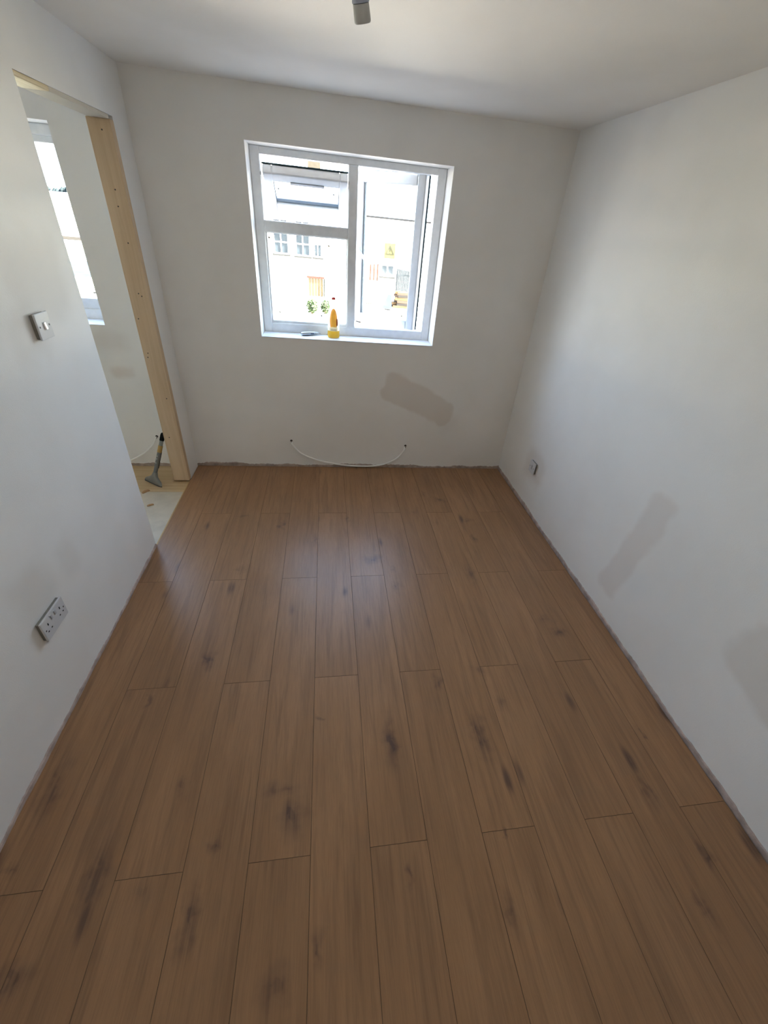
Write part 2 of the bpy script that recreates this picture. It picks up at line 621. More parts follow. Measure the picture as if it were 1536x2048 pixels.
# ------------------------------------------------------------------ floor of the room beyond: bare boards
m_board_cream = plain('cream_board', (0.57, 0.50, 0.395), 0.6, vary=0.08, scale=9)
m_board_tan = pine('tan_board', (0.60, 0.44, 0.25), (0.50, 0.34, 0.18), axis=0)
floor2 = struct(B().box((FAR_L, REAR, -0.12), (-0.001, 0, -0.022)).build('floor_beyond', m_sub), 'bare board floor of the room beyond the opening')
for (ax, ay, bx, by, m) in ((-1.22, -1.50, -0.0025, -0.395, m_board_cream), (-1.22, -0.392, -0.0025, -0.004, m_board_tan),
                            (-2.29, -1.50, -1.223, -0.004, m_board_cream), (-1.22, -2.72, -0.103, -1.503, m_board_cream),
                            (-2.29, -2.72, -1.223, -1.503, m_board_cream), (-2.29, REAR + .01, -0.103, -2.723, m_board_cream)):
    bd = B().box((ax, ay, -0.022), (bx, by, -0.0105), 0.001, 1).build('board', m, parent=floor2)
# the pale screws and joint filler are too small to tell apart; a light edging strip closes the laminate
struct(B().box((-0.006, YJ + .01, -0.0105), (0.0025, -0.26, -0.0015), 0.001, 1).build('trim_5', pine('edge_strip', (0.55, 0.36, 0.16), (0.45, 0.28, 0.12), axis=1)))

# ------------------------------------------------------------------ door opening lining
door = struct(empty('door_1', (-0.05, -0.63, 0)), 'doorless opening lined with bare timber post and head')
dl = (-0.05, -0.63, 0)
post = B().box((-0.106, -0.256, 0.004), (0.001, -0.2135, HEAD - 0.016), 0.0015, 1).build('jamb_post', m_pine, door, dl)
post['label'] = 'bare softwood post with nail heads'
B().box((-0.098, YJ, HEAD - 0.016), (-0.002, -0.80, HEAD), 0.004, 2).build('head_lining', m_pine_pale, door, dl)
B().box((-0.098, -0.80, HEAD - 0.016), (-0.002, -0.2565, HEAD), 0.003, 2).build('head_plaster', wall_paint('head_filler', base=(0.66, 0.61, 0.53)), door, dl)
m_nail = plain('nail_steel', (0.07, 0.06, 0.055), 0.5, 0.6)
for (x, z) in ((-.045, 1.94), (-.048, 1.71), (-.052, 1.64), (-.045, 1.48), (-.052, 1.235), (-.038, 1.222), (-.078, .905), (-.084, .88), (-.07, .345), (-.085, 1.10), (-.03, .62)):
    B().lathe([(0.0035, 0), (0.0035, 0.0012), (0.002, 0.0018)], seg=10,
              M=Matrix.Translation((x, -0.256, z)) @ Matrix.Rotation(PI / 2, 4, 'X')).build('nail_head', m_nail, door, dl)

# ------------------------------------------------------------------ windows
FY0, FY1 = 0.165, 0.235


def sash(b, x0, x1, z0, z1, wid, y0, y1, bev=0.006):
    """four mitred looking rails, joined"""
    b.box((x0, y0, z0), (x0 + wid[0], y1, z1), bev)
    b.box((x1 - wid[1], y0, z0), (x1, y1, z1), bev)
    b.box((x0 + wid[0] - .002, y0, z0), (x1 - wid[1] + .002, y1, z0 + wid[2]), bev)
    b.box((x0 + wid[0] - .002, y0, z1 - wid[3]), (x1 - wid[1] + .002, y1, z1), bev)


win = struct(empty('window_1', (1.17, 0.2, 1.0)), 'white framed window with open casement and open top vent')
wo = (1.17, 0.2, 1.0)
b = B()
sash(b, W1[0], W1[1], W1[2], W1[3], (.057, .057, .063, .038), FY0, FY1)
b.build('outer_frame', m_upvc, win, wo)
B().box((1.157, FY0 - .001, W1[2] + .06), (1.217, FY1, W1[3] - .036), 0.006).build('mullion', m_upvc, win, wo)
B().box((W1[0] + .054, FY0 - .0005, 1.577), (1.160, FY1, 1.640), 0.006).build('transom', m_upvc, win, wo)
# fixed pane, lower left
b = B()
sash(b, .634, 1.159, 1.044, 1.579, (.012, .008, .017, .006), FY0 + .012, FY1 - .02, .004)
b.build('glazing_bead', m_upvc, win, wo)
fp = B().box((.640, .195, 1.052), (1.155, .199, 1.577)).build('glass_pane', m_glass, win, wo)
for (x, z) in ((.655, 1.548), (.693, 1.112), (.982, 1.104), (1.035, 1.53)):
    B().box((x - .006, .190, z - .005), (x + .006, .1945, z + .005), M=Matrix.Translation((x, 0, z)) @ Matrix.Rotation(.5, 4, 'Y') @ Matrix.Translation((-x, 0, -z))).build('label_scrap', plain('scrap', (.16, .13, .11), .8), fp, wo)
# window board
B().box((W1[0] + .001, -0.004, W1[2] - .0), (W1[1] - .001, FY0 + .001, W1[2] + .004), 0.0015, 1).build('window_sill', m_sill, win, wo)

# top hung vent, swung out at the foot
VX0, VX1, VH, VT = 0.640, 1.156, 0.335, 0.058
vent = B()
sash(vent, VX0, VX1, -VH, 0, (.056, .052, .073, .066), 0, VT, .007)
vent = vent.build('vent_sash', m_sash_dim, win)
vent.location = Vector((0, 0.205, 1.873)) - Vector(wo)
vent.rotation_euler = (math.radians(57), 0, 0)
b = B()
b.box((VX0 + .05, .024, -VH + .065), (VX1 - .046, .028, -.06))
b.build('glass_pane', m_glass, vent)
b = B()
sash(b, VX0 + .054, VX1 - .050, -VH + .071, -.064, (.006, .006, .014, .006), .012, .030, .001)
b.build('glazing_bead', m_bead, vent)
b = B()
b.box((VX0 - .004, VT - .006, -.001), (VX1 + .003, VT + .003, .006), .0015, 1)
b.build('gasket', m_gasket, vent)
B().box((.80, -.006, -.072), (1.01, .004, -.052), .003).build('trickle_cover', plain('grey_trickle', (.42, .42, .42), .5), vent)
b = B()
b.box((.885, -.014, -VH + .012), (.915, .002, -VH + .038), .004)
b.box((.893, -.022, -VH - .035), (.907, -.008, -VH + .028), .004)
b.build('vent_handle', m_upvc, vent)
for x in (.72, 1.07):
    B().box((x - .006, .019, -.155), (x + .006, .0235, -.145)).build('label_scrap', plain('scrap_vent', (.10, .10, .10), .8), vent)
# the two folding stays
for x in (VX0 - .004, VX1 + .001):
    B().box((x - .002, .15, 1.86), (x + .002, .162, 1.875)) .box((x - .0015, .207, 1.66), (x + .0015, .215, 1.86),
        M=Matrix.Translation((x, .211, 1.86)) @ Matrix.Rotation(math.radians(24), 4, 'X') @ Matrix.Translation((-x, -.211, -1.86))).build('vent_stay', plain('stay_steel', (.30, .29, .28), .4, .8), win, wo)

# side hung casement, hinged at the right, its left edge swung out
CW, CT = 0.512, 0.058
CZ0, CZ1 = 1.034, 1.960
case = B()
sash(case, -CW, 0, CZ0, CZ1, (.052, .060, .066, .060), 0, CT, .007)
case = case.build('casement', m_sash_dim, win)
case.location = Vector((1.648, 0.205, 0)) - Vector(wo) + Vector((0, 0, wo[2])) - Vector((0, 0, wo[2]))
case.rotation_euler = (0, 0, math.radians(-35.0))
B().box((-CW + .046, .024, CZ0 + .058), (-.054, .028, CZ1 - .054)).build('glass_pane', m_glass, case)
b = B()
sash(b, -CW + .050, -.058, CZ0 + .063, CZ1 - .058, (.010, .004, .004, .003), .012, .030, .001)
b.build('glazing_bead', m_bead, case)
b = B()
b.box((-.004, CT - .010, CZ0), (.006, CT + .004, CZ1), .002, 1)
b.box((-CW, CT - .010, CZ0 - .005), (0, CT + .004, CZ0 + .003), .002, 1)
b.box((-CW, CT - .010, CZ1 - .003), (0, CT + .004, CZ1 + .005), .002, 1)
b.build('gasket', m_gasket, case)
b = B()
b.box((-CW + .014, -.012, 1.47), (-CW + .040, .002, 1.535), .005)
b.box((-.011, -.026, -.012), (.105, -.010, .010), .006, M=Matrix.Translation((-CW + .027, 0, 1.512)) @ Matrix.Rotation(math.radians(38), 4, 'Y'))
b.build('casement_handle', m_upvc, case)
for z in (CZ0 - .012, CZ1 + .004):
    B().box((-.40, .020, z), (0.02, .034, z + .003)).build('friction_stay', plain('stay_steel_side', (.16, .15, .15), .45, .8), case)

# window of the room beyond
win2 = struct(empty('window_2', (-1.0, 0.2, 1.0)), 'white framed window of the room beyond the opening')
wo2 = (-1.0, 0.2, 1.0)
b = B()
sash(b, W2[0], W2[1], W2[2], W2[3], (.06, .052, .062, .050), FY0, FY1)
b.build('outer_frame', m_upvc, win2, wo2)
B().box((-1.03, FY0 - .001, W2[2] + .06), (-.97, FY1, W2[3] - .048), 0.006).build('mullion', m_upvc, win2, wo2)
b = B()
sash(b, -.972, W2[1] - .050, W2[2] + .060, W2[3] - .048, (.03, .022, .064, .032), FY0 + .012, FY1 - .012, .005)
b.build('sash_rail', m_upvc, win2, wo2)
B().box((-.95, .197, W2[2] + .12), (W2[1] - .068, .201, W2[3] - .078)).build('glass_pane', m_glass, win2, wo2)
B().box((W2[0] + .056, .197, W2[2] + .058), (-1.028, .201, W2[3] - .046)).build('glass_pane', m_glass, win2, wo2)
B().box((W2[0] + .001, -0.006, W2[2]), (W2[1] - .001, FY0 + .001, W2[2] + .004), 0.0015, 1).build('window_sill', m_sill, win2, wo2)
B().box((W2[1] - .098, .190, 1.150), (W2[1] - .085, .1965, 1.158)).build('label_scrap', plain('scrap_far', (.14, .12, .11), .8), win2, wo2)

# ------------------------------------------------------------------ electrical plates
m_plate = plain('white_plate', (0.66, 0.66, 0.67), 0.35, vary=0.02)
m_rocker = plain('bright_rocker', (0.90, 0.90, 0.92), 0.2, vary=0.02)
m_backbox = plain('grey_backbox', (0.24, 0.225, 0.20), 0.6)
m_screw = plain('screw_steel', (0.16, 0.15, 0.15), 0.4, 0.8)
m_pin = plain('pin_hole', (0.02, 0.02, 0.022), 0.7)
PROUD = 0.019


def plate(name, loc, side, width, double, label, cat):
    """face towards +x (side=1, left wall) or -x (side=-1, right wall); local u runs along +y*side, v up"""
    rt = empty(name, loc, (0, 0, 0 if side == 1 else PI))
    tag(rt, label, cat)
    hw, hh = width / 2, 0.043
    B().box((0, -hw + .003, -hh + .003), (PROUD - .007, hw - .003, hh - .003), .002, 1).build('back_box', m_backbox, rt)
    B().box((PROUD - .007, -hw, -hh), (PROUD, hw, hh), .0025, 2).build('faceplate', m_plate, rt)
    return rt


sw = plate('light_switch', (0, -1.392, 1.282), 1, .086, False, 'white single light switch high on the left wall beside the opening', 'switch')
B().box((PROUD - .001, -.0065, -.0125), (PROUD + .0055, .0065, .0125), .002, 2, M=Matrix.Translation((PROUD, 0, 0)) @ Matrix.Rotation(math.radians(-7), 4, 'Y') @ Matrix.Translation((-PROUD, 0, 0))).build('rocker', m_rocker, sw)
for y in (-.030, .030):
    B().lathe([(.0034, 0), (.0034, .0012), (.002, .0016)], seg=12, M=Matrix.Translation((PROUD - .0004, y, 0)) @ Matrix.Rotation(PI / 2, 4, 'Y')).build('screw', m_screw, sw)

so = plate('double_socket', (0, -1.968, 0.395), 1, .146, True, 'white double power socket low on the left wall', 'socket')
for s in (-1, 1):
    B().box((PROUD - .001, s * .012 - .005, .012), (PROUD + .003, s * .012 + .005, .030), .0015, 1).build('rocker', plain('socket_rocker', (.52, .52, .54), .35), so)
    cy_ = s * .040
    B().box((PROUD - .004, cy_ - .0022, .008), (PROUD + .0006, cy_ + .0022, .018)).build('pin_hole', m_pin, so)
    for t in (-.011, .011):
        B().box((PROUD - .004, cy_ + t - .0032, -.014), (PROUD + .0005, cy_ + t + .0032, -.0098)).build('pin_hole', m_pin, so)
    B().lathe([(.0032, 0), (.0032, .001), (.002, .0014)], seg=12, M=Matrix.Translation((PROUD - .0004, s * .0604, 0)) @ Matrix.Rotation(PI / 2, 4, 'Y')).build('screw', m_screw, so)

rs = plate('wall_outlet', (W, -0.592, 0.322), -1, .086, False, 'small white outlet plate low on the right wall near the corner', 'socket')
B().box((PROUD - .001, -.009, -.016), (PROUD + .003, .009, .016), .002, 1).build('rocker', plain('outlet_rocker', (.50, .50, .51), .4), rs)
for y in (-.030, .030):
    B().lathe([(.0034, 0), (.0034, .0012), (.002, .0016)], seg=12, M=Matrix.Translation((PROUD - .0004, y, 0)) @ Matrix.Rotation(PI / 2, 4, 'Y')).build('screw', m_screw, rs)

# ------------------------------------------------------------------ cables
m_cable = plain('white_cable', (0.93, 0.915, 0.88), 0.35, vary=0.02)
m_copper = plain('connector_brown', (0.16, 0.10, 0.07), 0.5)


def spline(pts, k=8):
    pts = [Vector(p) for p in pts]
    out = []
    for i in range(len(pts) - 1):
        p0, p1, p2, p3 = pts[max(i - 1, 0)], pts[i], pts[i + 1], pts[min(i + 2, len(pts) - 1)]
        for j in range(k):
            t = j / k
            out.append(0.5 * ((2 * p1) + (p2 - p0) * t + (2 * p0 - 5 * p1 + 4 * p2 - p3) * t * t + (3 * p1 - p0 - 3 * p2 + p3) * t ** 3))
    out.append(pts[-1])
    return out


def cable(name, pts, holes, label):
    o = (pts[0][0], 0, pts[0][2])
    rt = empty(name, o)
    tag(rt, label, 'cable')
    B().tube(spline(pts), 0.0064, 8).build('flex', m_cable, rt, o, smooth=True)
    for x, z in holes:
        B().lathe([(0.002, 0), (0.009, 0.0005), (0.0095, 0.002), (0.006, 0.0035)], seg=12,
                  M=Matrix.Translation((x, 0.0008, z)) @ Matrix.Rotation(PI / 2, 4, 'X')).build('cable_entry', m_dark, rt, o)
        B().tube([(x + .004, -.001, z + .002), (x + .001, -.010, z - .006), (x - .002, -.012, z - .014)], .003, 6).build('wire_end', m_copper, rt, o)
    return rt


cable('wall_cable', [(.735, .004, .218), (.742, -0.019, .196), (.80, -0.017, .125), (.90, -0.016, .075), (1.03, -0.017, .040), (1.17, -0.019, .020), (1.29, -0.020, .015),
                     (1.40, -0.019, .019), (1.49, -0.018, .040), (1.58, -0.017, .088), (1.632, -0.019, .160), (1.645, .004, .190)],
      [(.733, .222), (1.648, .198)], 'white cable drooping between two holes low on the back wall')
cable('far_cable', [(-.253, .004, .232), (-.262, -0.019, .212), (-.30, -0.017, .160), (-.37, -0.017, .100), (-.48, -0.019, .040), (-.62, -0.019, .012), (-.85, -0.019, .012), (-1.1, -0.019, .06)],
      [(-.250, .236)], 'thin cable hanging from the far wall seen through the opening')

# ------------------------------------------------------------------ pendant lamp holder
lx, ly = 1.100, -1.80
rt = empty('pendant_lampholder', (lx, ly, H))
tag(rt, 'grey bare lampholder hanging on its flex from the ceiling', 'lamp holder')
lo_ = (lx, ly, H)
m_grey = plain('grey_plastic', (0.50, 0.495, 0.475), 0.4, vary=0.04)
m_blue = plain('bluish_collar', (0.40, 0.43, 0.52), 0.4, vary=0.04)
tiltM = Matrix.Translation((lx - .014, ly, 2.1155)) @ Matrix.Rotation(math.radians(-13), 4, 'Y') @ Matrix.Rotation(math.radians(18), 4, 'X') @ Matrix.Translation((-lx, -ly, -2.112))
B().lathe([(.012, 2.0375), (.0165, 2.0365), (.0182, 2.0385), (.0186, 2.0415), (.0178, 2.0655), (.0150, 2.0665)], (lx, ly, 0), 32, M=tiltM).build('skirt', m_grey, rt, lo_, smooth=True)
B().lathe([(.0190, 2.0665), (.0192, 2.0695), (.0175, 2.074), (.0170, 2.086), (.0150, 2.098), (.0085, 2.110), (.0050, 2.116)], (lx, ly, 0), 32, M=tiltM).build('cap', m_blue, rt, lo_, smooth=True)
B().tube(spline([(lx - .014, ly, 2.122), (lx - .011, ly - .004, 2.15), (lx, ly, 2.19), (lx, ly, H - .015)]), .0032, 8).build('flex', m_cable, rt, lo_, smooth=True)
B().lathe([(.036, H - .0005), (.037, H - .006), (.033, H - .018), (.012, H - .024), (.006, H - .028)], (lx, ly, 0), 32).build('ceiling_rose', m_plate, rt, lo_, smooth=True)

# ------------------------------------------------------------------ things on the sill
SZ = W1[2] + .004
bx, by = 1.064, 0.088
bo = empty('spray_bottle', (bx, by, SZ))
tag(bo, 'yellow bottle with white top and red tip standing on the window sill', 'bottle')
prof = [(.028, 0), (.038, .002), (.0410, .008), (.0415, .02), (.0405, .05), (.0400, .085), (.0390, .115), (.0375, .150), (.0315, .178), (.0235, .198), (.0165, .210), (.0150, .214)]
SQ = Matrix.Scale(0.72, 4, Vector((0, 1, 0)))


def prof_r(z):
    for (r0, z0), (r1, z1) in zip(prof, prof[1:]):
        if z0 <= z <= z1:
            return r0 + (r1 - r0) * (z - z0) / (z1 - z0)
    return prof[-1][0]


def slice_prof(z0, z1):
    return [(prof_r(z0), z0)] + [(r, z) for r, z in prof if z0 < z < z1] + [(prof_r(z1), z1)]


m_gold = translucent('amber_liquid', (0.95, 0.70, 0.13), 0.6)
m_frost = translucent('clear_plastic', (0.95, 0.93, 0.85), 0.65)
B().lathe(slice_prof(0, .047), seg=32, M=SQ).build('liquid_base', m_gold, bo, smooth=True)
B().lathe(slice_prof(.0472, .214), seg=32, M=SQ).build('bottle_body', m_frost, bo, smooth=True)


def wrap(z0, z1, halfwidth, off, mat, name, a_mid=-PI / 2, n=20):
    """label patch that lies on the bottle; halfwidth(z) is in metres"""
    b = B()
    prev = None
    for i in range(n + 1):
        z = z0 + (z1 - z0) * i / n
        r = prof_r(z) + off
        hw = max(halfwidth((z - z0) / (z1 - z0)), .0004)
        row = []
        for k in range(9):
            a = a_mid + (k / 8 - .5) * 2 * min(hw / r, 1.5)
            row.append(b.bm.verts.new(SQ @ Vector((r * math.cos(a), r * math.sin(a), z))))
        if prev:
            for k in range(8):
                b.bm.faces.new((prev[k], prev[k + 1], row[k + 1], row[k]))
        prev = row
    return b.build(name, mat, bo, smooth=True)


flame = lambda t: .029 * math.sqrt(max(0, 1 - max(0, (t - .25) / .75) ** 1.7)) * (0.82 + .18 * min(1, t / .3))
wrap(.072, .190, flame, .0008, translucent('orange_label', (0.88, 0.42, 0.12), .45), 'label_edge')
wrap(.073, .182, lambda t: flame(t) * .66, .0016, translucent('yellow_label', (1.0, 0.90, 0.24), .5), 'label_panel')
wrap(.080, .128, lambda t: .006 * math.sqrt(max(0, 1 - (2 * t - 1) ** 2)) + .001, .0018, translucent('red_brown_mark', (0.33, 0.07, 0.02), .3), 'label_mark', a_mid=-PI / 2 + .62)
wrap(.046, .071, lambda t: .030, .0008, translucent('cream_label', (0.86, 0.76, 0.55), .4), 'text_label')
for z in (.051, .0565):
    wrap(z, z + .0022, lambda t: .021, .0016, plain('grey_print', (.25, .22, .25), .6), 'text_line', n=2)
B().lathe([(.0165, .2142), (.019, .2155), (.019, .240), (.0165, .244)], seg=28).build('cap', m_frost, bo, smooth=True)
B().lathe([(.0125, .2442), (.0148, .2448), (.0148, .2540), (.012, .2555)], seg=24).build('nozzle', translucent('red_tip', (0.62, 0.06, 0.05), .3), bo, smooth=True)
B().lathe([(.010, .2556), (.0105, .262), (.006, .268)], seg=20).build('tip', m_frost, bo, smooth=True)

# metal utility knife lying on the sill
ko = empty('utility_knife', (.838, .082, SZ), (0, 0, math.radians(24)))
tag(ko, 'silver metal utility knife lying on the window sill left of the bottle', 'knife')
m_metal = plain('cast_metal', (0.45, 0.48, 0.52), 0.28, 0.9, vary=0.05)
m_metal_d = plain('dark_slider', (0.10, 0.10, 0.12), 0.4, 0.4)
b = B()
rows = []
for s, w_, h_ in ((0, .008, .010), (.004, .013, .018), (.012, .0155, .0235), (.055, .0150, .0240), (.075, .0140, .0235), (.095, .0115, .0200), (.118, .0080, .0150), (.128, .005, .0105), (.130, .003, .008)):
    row = []
    for k in range(14):
        a = 2 * PI * k / 14
        cx_, cz_ = math.cos(a), math.sin(a)
        sg = lambda q: math.copysign(abs(q) ** .6, q)
        row.append(b.bm.verts.new(Vector((s, sg(cx_) * w_, .0125 + sg(cz_) * h_ / 2))))
    if rows:
        for k in range(14):
            b.bm.faces.new((rows[-1][k], rows[-1][(k + 1) % 14], row[(k + 1) % 14], row[k]))
    rows.append(row)
b.bm.faces.new(rows[0][::-1])
b.bm.faces.new(rows[-1])
b.build('handle', m_metal, ko, smooth=True)
B().box((.066, -.0155, .010), (.090, -.0120, .018), .0015, 2).build('thumb_slider', m_metal_d, ko)
B().box((.000, -.0165, .0045), (.055, -.0150, .0065), .0005, 1).build('seam_line', m_metal_d, ko)
b = B()
b.prism([(.126, .008), (.150, .006), (.142, .0155), (.126, .015)], .0008)
b.build('blade', plain('blade_steel', (.42, .42, .45), .3, .9), ko)

# ------------------------------------------------------------------ scraper leaning on the post
FZ = -0.0105
base = Vector((-.243, -.297, FZ))
top = Vector((-.128, -.195, .345))
ax = (top - base).normalized()
wd = Vector((.136, -.070, 0))
wd = (wd - ax * wd.dot(ax)).normalized()
nd = ax.cross(wd)
so_ = empty('floor_scraper', base)
so_.matrix_world = Matrix(((wd.x, nd.x, ax.x, base.x), (wd.y, nd.y, ax.y, base.y), (wd.z, nd.z, ax.z, base.z), (0, 0, 0, 1)))
tag(so_, 'grey scraper with yellow band leaning against the timber post', 'scraper')
m_cast = plain('grey_cast', (0.23, 0.222, 0.195), 0.45, 0.3, vary=0.1)
m_shaft = plain('grey_shaft', (0.20, 0.205, 0.20), 0.45, 0.4)
m_black = plain('black_rubber', (0.022, 0.022, 0.022), 0.6)
m_yel = plain('yellow_band', (0.50, 0.31, 0.09), 0.5)
L = (top - base).length
b = B()
rows = []
for z, hw, ht in ((.016, .076, .010), (.024, .077, .013), (.040, .064, .015), (.055, .040, .0155), (.070, .022, .0155), (.088, .0155, .0150), (.095, .0140, .0140)):
    row = []
    for k in range(16):
        a = 2 * PI * k / 16
        sg = lambda q: math.copysign(abs(q) ** .65, q)
        row.append(b.bm.verts.new(Vector((sg(math.cos(a)) * hw, sg(math.sin(a)) * ht, z))))
    if rows:
        for k in range(16):
            b.bm.faces.new((rows[-1][k], rows[-1][(k + 1) % 16], row[(k + 1) % 16], row[k]))
    rows.append(row)
b.bm.faces.new(rows[0][::-1])
b.bm.faces.new(rows[-1])
b.build('head', m_cast, so_, smooth=True)
B().box((-.075, -.003, .006), (.079, .003, .019), .0005, 1).build('blade', plain('scraper_blade', (.10, .10, .10), .4, .8), so_)
B().lathe([(.0125, .090), (.0135, .10), (.0135, .248)], seg=18).build('shaft', m_shaft, so_, smooth=True)
B().lathe([(.0142, .249), (.0150, .252), (.0150, .296), (.0142, .299)], seg=18).build('yellow_band', m_yel, so_, smooth=True)
B().lathe([(.0120, .2995), (.0125, .302), (.0125, .335)], seg=18).build('collar', plain('greenish_collar', (.24, .27, .25), .5), so_, smooth=True)
B().lathe([(.0145, .336), (.0150, .340), (.0150, L - .008), (.0110, L + .004), (.004, L + .007)], seg=18).build('grip', m_black, so_, smooth=True)
for z in (.165, .195, .215):
    B().box((-.006, -.0142, z), (.006, -.0128, z + .010), .0005, 1).build('shaft_print', plain('pale_print', (.42, .44, .42), .6), so_)
B().box((.006, .006, .13), (.0125, .0125, .255), .002, 1).build('rubber_strip', m_black, so_)

# offcuts on the bare boards
m_chip = pine('chip_wood', (0.50, 0.28, 0.12), (0.30, 0.16, 0.07), axis=0)
for (x, y, s, a, z_, lab) in ((-.172, -.578, .042, .5, .006, 'brown wood splinter alone on the cream board'),
                              (-.252, -.402, .055, .9, .008, 'brown wood offcut on the board joint by the partition edge'),
                              (-.028, -.985, .030, 1.9, .005, 'tiny reddish splinter at the corner where the partition ends')):
    rt = B().prism([(-s / 2, 0), (s / 2, 0), (s * .42, z_), (-s * .1, z_ * 1.4), (-s * .46, z_ * .5)], s * .32,
                   M=Matrix.Translation((x, y, FZ)) @ Matrix.Rotation(a, 4, 'Z')).build('wood_splinter', m_chip, None, (x, y, FZ))
    tag(rt, lab, 'splinter')

# ------------------------------------------------------------------ outside
m_yard = plain('pale_yard', (0.72, 0.67, 0.59), 0.9, vary=0.12, scale=0.6)
struct(B().box((-90, T, GROUND - .2), (90, 140, GROUND)).build('ground', m_yard), 'sunlit pale yard outside the window')
struct(B().box((-60, T, GROUND), (60, 12.0, GROUND + .02)).build('bounce_cut_strip', plain('dark_added_strip', (.03, .03, .032), .95, vary=.2, scale=2)), 'dark strip added along the foot of the house to dim the ceiling edge')  # unseen dark strip, added to keep ground bounce off the ceiling near the window
struct(B().box((-60, 12.0, GROUND), (-4.5, 52, GROUND + .03)).box((9.5, 12.0, GROUND), (60, 52, GROUND + .03)).build('dim_ground', plain('dim_added_ground', (.13, .125, .085), .95, vary=.25, scale=1.5)), 'dull ground added at both sides of the yard to weaken its bounce')  # darker ground added to cut sunlit bounce onto the side walls

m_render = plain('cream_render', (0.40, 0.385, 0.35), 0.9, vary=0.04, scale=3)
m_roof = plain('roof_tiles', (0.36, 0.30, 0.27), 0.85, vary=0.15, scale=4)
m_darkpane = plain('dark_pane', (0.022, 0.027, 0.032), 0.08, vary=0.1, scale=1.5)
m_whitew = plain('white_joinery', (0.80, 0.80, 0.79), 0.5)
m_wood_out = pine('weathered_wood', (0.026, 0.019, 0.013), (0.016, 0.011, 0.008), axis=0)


def far_window(parent, org, x0, x1, z0, z1, y, nx, nz, ):
    fr = B()
    t = .07
    sash(fr, x0 - t, x1 + t, z0 - t, z1 + t, (t, t, t, t), y - .06, y + .02, .01)
    for i in range(1, nx):
        xx = x0 + (x1 - x0) * i / nx
        fr.box((xx - .03, y - .05, z0), (xx + .03, y + .02, z1))
    for i in range(1, nz):
        zz = z0 + (z1 - z0) * i / nz
        fr.box((x0, y - .05, zz - .03), (x1, y + .02, zz + .03))
    f = fr.build('window', m_whitew, parent, org)
    for i in range(nx):
        for j in range(nz):
            xa, xb = x0 + (x1 - x0) * i / nx, x0 + (x1 - x0) * (i + 1) / nx
            za, zb = z0 + (z1 - z0) * j / nz, z0 + (z1 - z0) * (j + 1) / nz
            B().box((xa, y - .02, za), (xb, y + .0, zb)).build('pane', m_darkpane, f, org)
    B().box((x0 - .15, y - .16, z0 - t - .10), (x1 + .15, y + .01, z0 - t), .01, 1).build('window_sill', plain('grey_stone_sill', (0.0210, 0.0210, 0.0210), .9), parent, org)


HY = 30.0
ho = (-3, HY, GROUND)
house = empty('house', ho)
tag(house, 'pale rendered house with small paned windows across the yard', 'house')
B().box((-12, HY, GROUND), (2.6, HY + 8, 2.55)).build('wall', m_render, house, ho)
b = B()
b.prism([(0, 2.45), (0, 2.62), (4.35, 4.28), (8.9, 2.55), (8.9, 2.45)], 15.2, M=Matrix.Translation((-12.3, HY - .4, 0)) @ Matrix(((0, 1, 0, 0), (1, 0, 0, 0), (0, 0, 1, 0), (0, 0, 0, 1))))
b.build('roof', m_roof, house, ho)
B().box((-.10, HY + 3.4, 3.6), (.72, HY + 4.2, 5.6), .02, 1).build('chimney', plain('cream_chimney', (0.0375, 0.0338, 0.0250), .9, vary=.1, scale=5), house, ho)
for x in (.05, .42):
    B().lathe([(.12, 5.6), (.10, 5.95), (.12, 6.0)], (x + .07, HY + 3.8, 0), 14).build('chimney_pot', plain('clay_pot', (.42, .22, .13), .8), house, ho)
far_window(house, ho, -2.20, -1.38, -.40, 1.35, HY, 2, 3)
far_window(house, ho, -.84, -.03, -.42, 1.35, HY, 2, 3)
far_window(house, ho, .31, .70, -.42, .20, HY, 2, 1)
far_window(house, ho, -6.4, -5.4, -.40, 1.35, HY, 2, 3)

# cream gate with red head, below the small windows
go = (.36, 29.2, GROUND)
gate = empty('garden_gate', go)
tag(gate, 'cream gate panel under a red lintel below the house windows', 'gate')
for k in range(5):
    xa = -.12 + k * .19
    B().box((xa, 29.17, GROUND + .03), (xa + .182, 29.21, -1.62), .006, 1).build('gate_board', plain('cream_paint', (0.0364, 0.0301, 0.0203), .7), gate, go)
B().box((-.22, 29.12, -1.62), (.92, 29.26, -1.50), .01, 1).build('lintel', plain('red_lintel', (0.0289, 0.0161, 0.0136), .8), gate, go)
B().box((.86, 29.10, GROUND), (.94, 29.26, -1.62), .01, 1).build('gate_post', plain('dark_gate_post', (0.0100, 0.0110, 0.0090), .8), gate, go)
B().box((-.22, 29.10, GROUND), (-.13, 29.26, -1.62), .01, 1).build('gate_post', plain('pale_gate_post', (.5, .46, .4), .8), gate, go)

# white outbuilding with coping, warning sign and window
oo = (8, HY, GROUND)
outb = empty('outbuilding', oo)
tag(outb, 'white flat roofed outbuilding with dark coping line, seen through the casement', 'building')
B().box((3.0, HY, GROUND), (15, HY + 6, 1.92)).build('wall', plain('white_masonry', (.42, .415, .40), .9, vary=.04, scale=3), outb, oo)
B().box((2.9, HY - .06, 1.92), (15.1, HY + 6.1, 2.03), .01, 1).build('coping', plain('dark_coping', (0.0126, 0.0126, 0.0135), .8), outb, oo)
far_window(outb, oo, 4.72, 5.50, -1.18, -.62, HY, 2, 1)
for k in range(3):
    B().box((3.92 + .24 * k, HY - .05, -1.55), (4.02 + .24 * k, HY, -.60 + .02 * k), .008, 1).build('brick_pier', plain('red_brick', (0.0330, 0.0180, 0.0135), .9, vary=.2, scale=8), outb, oo)

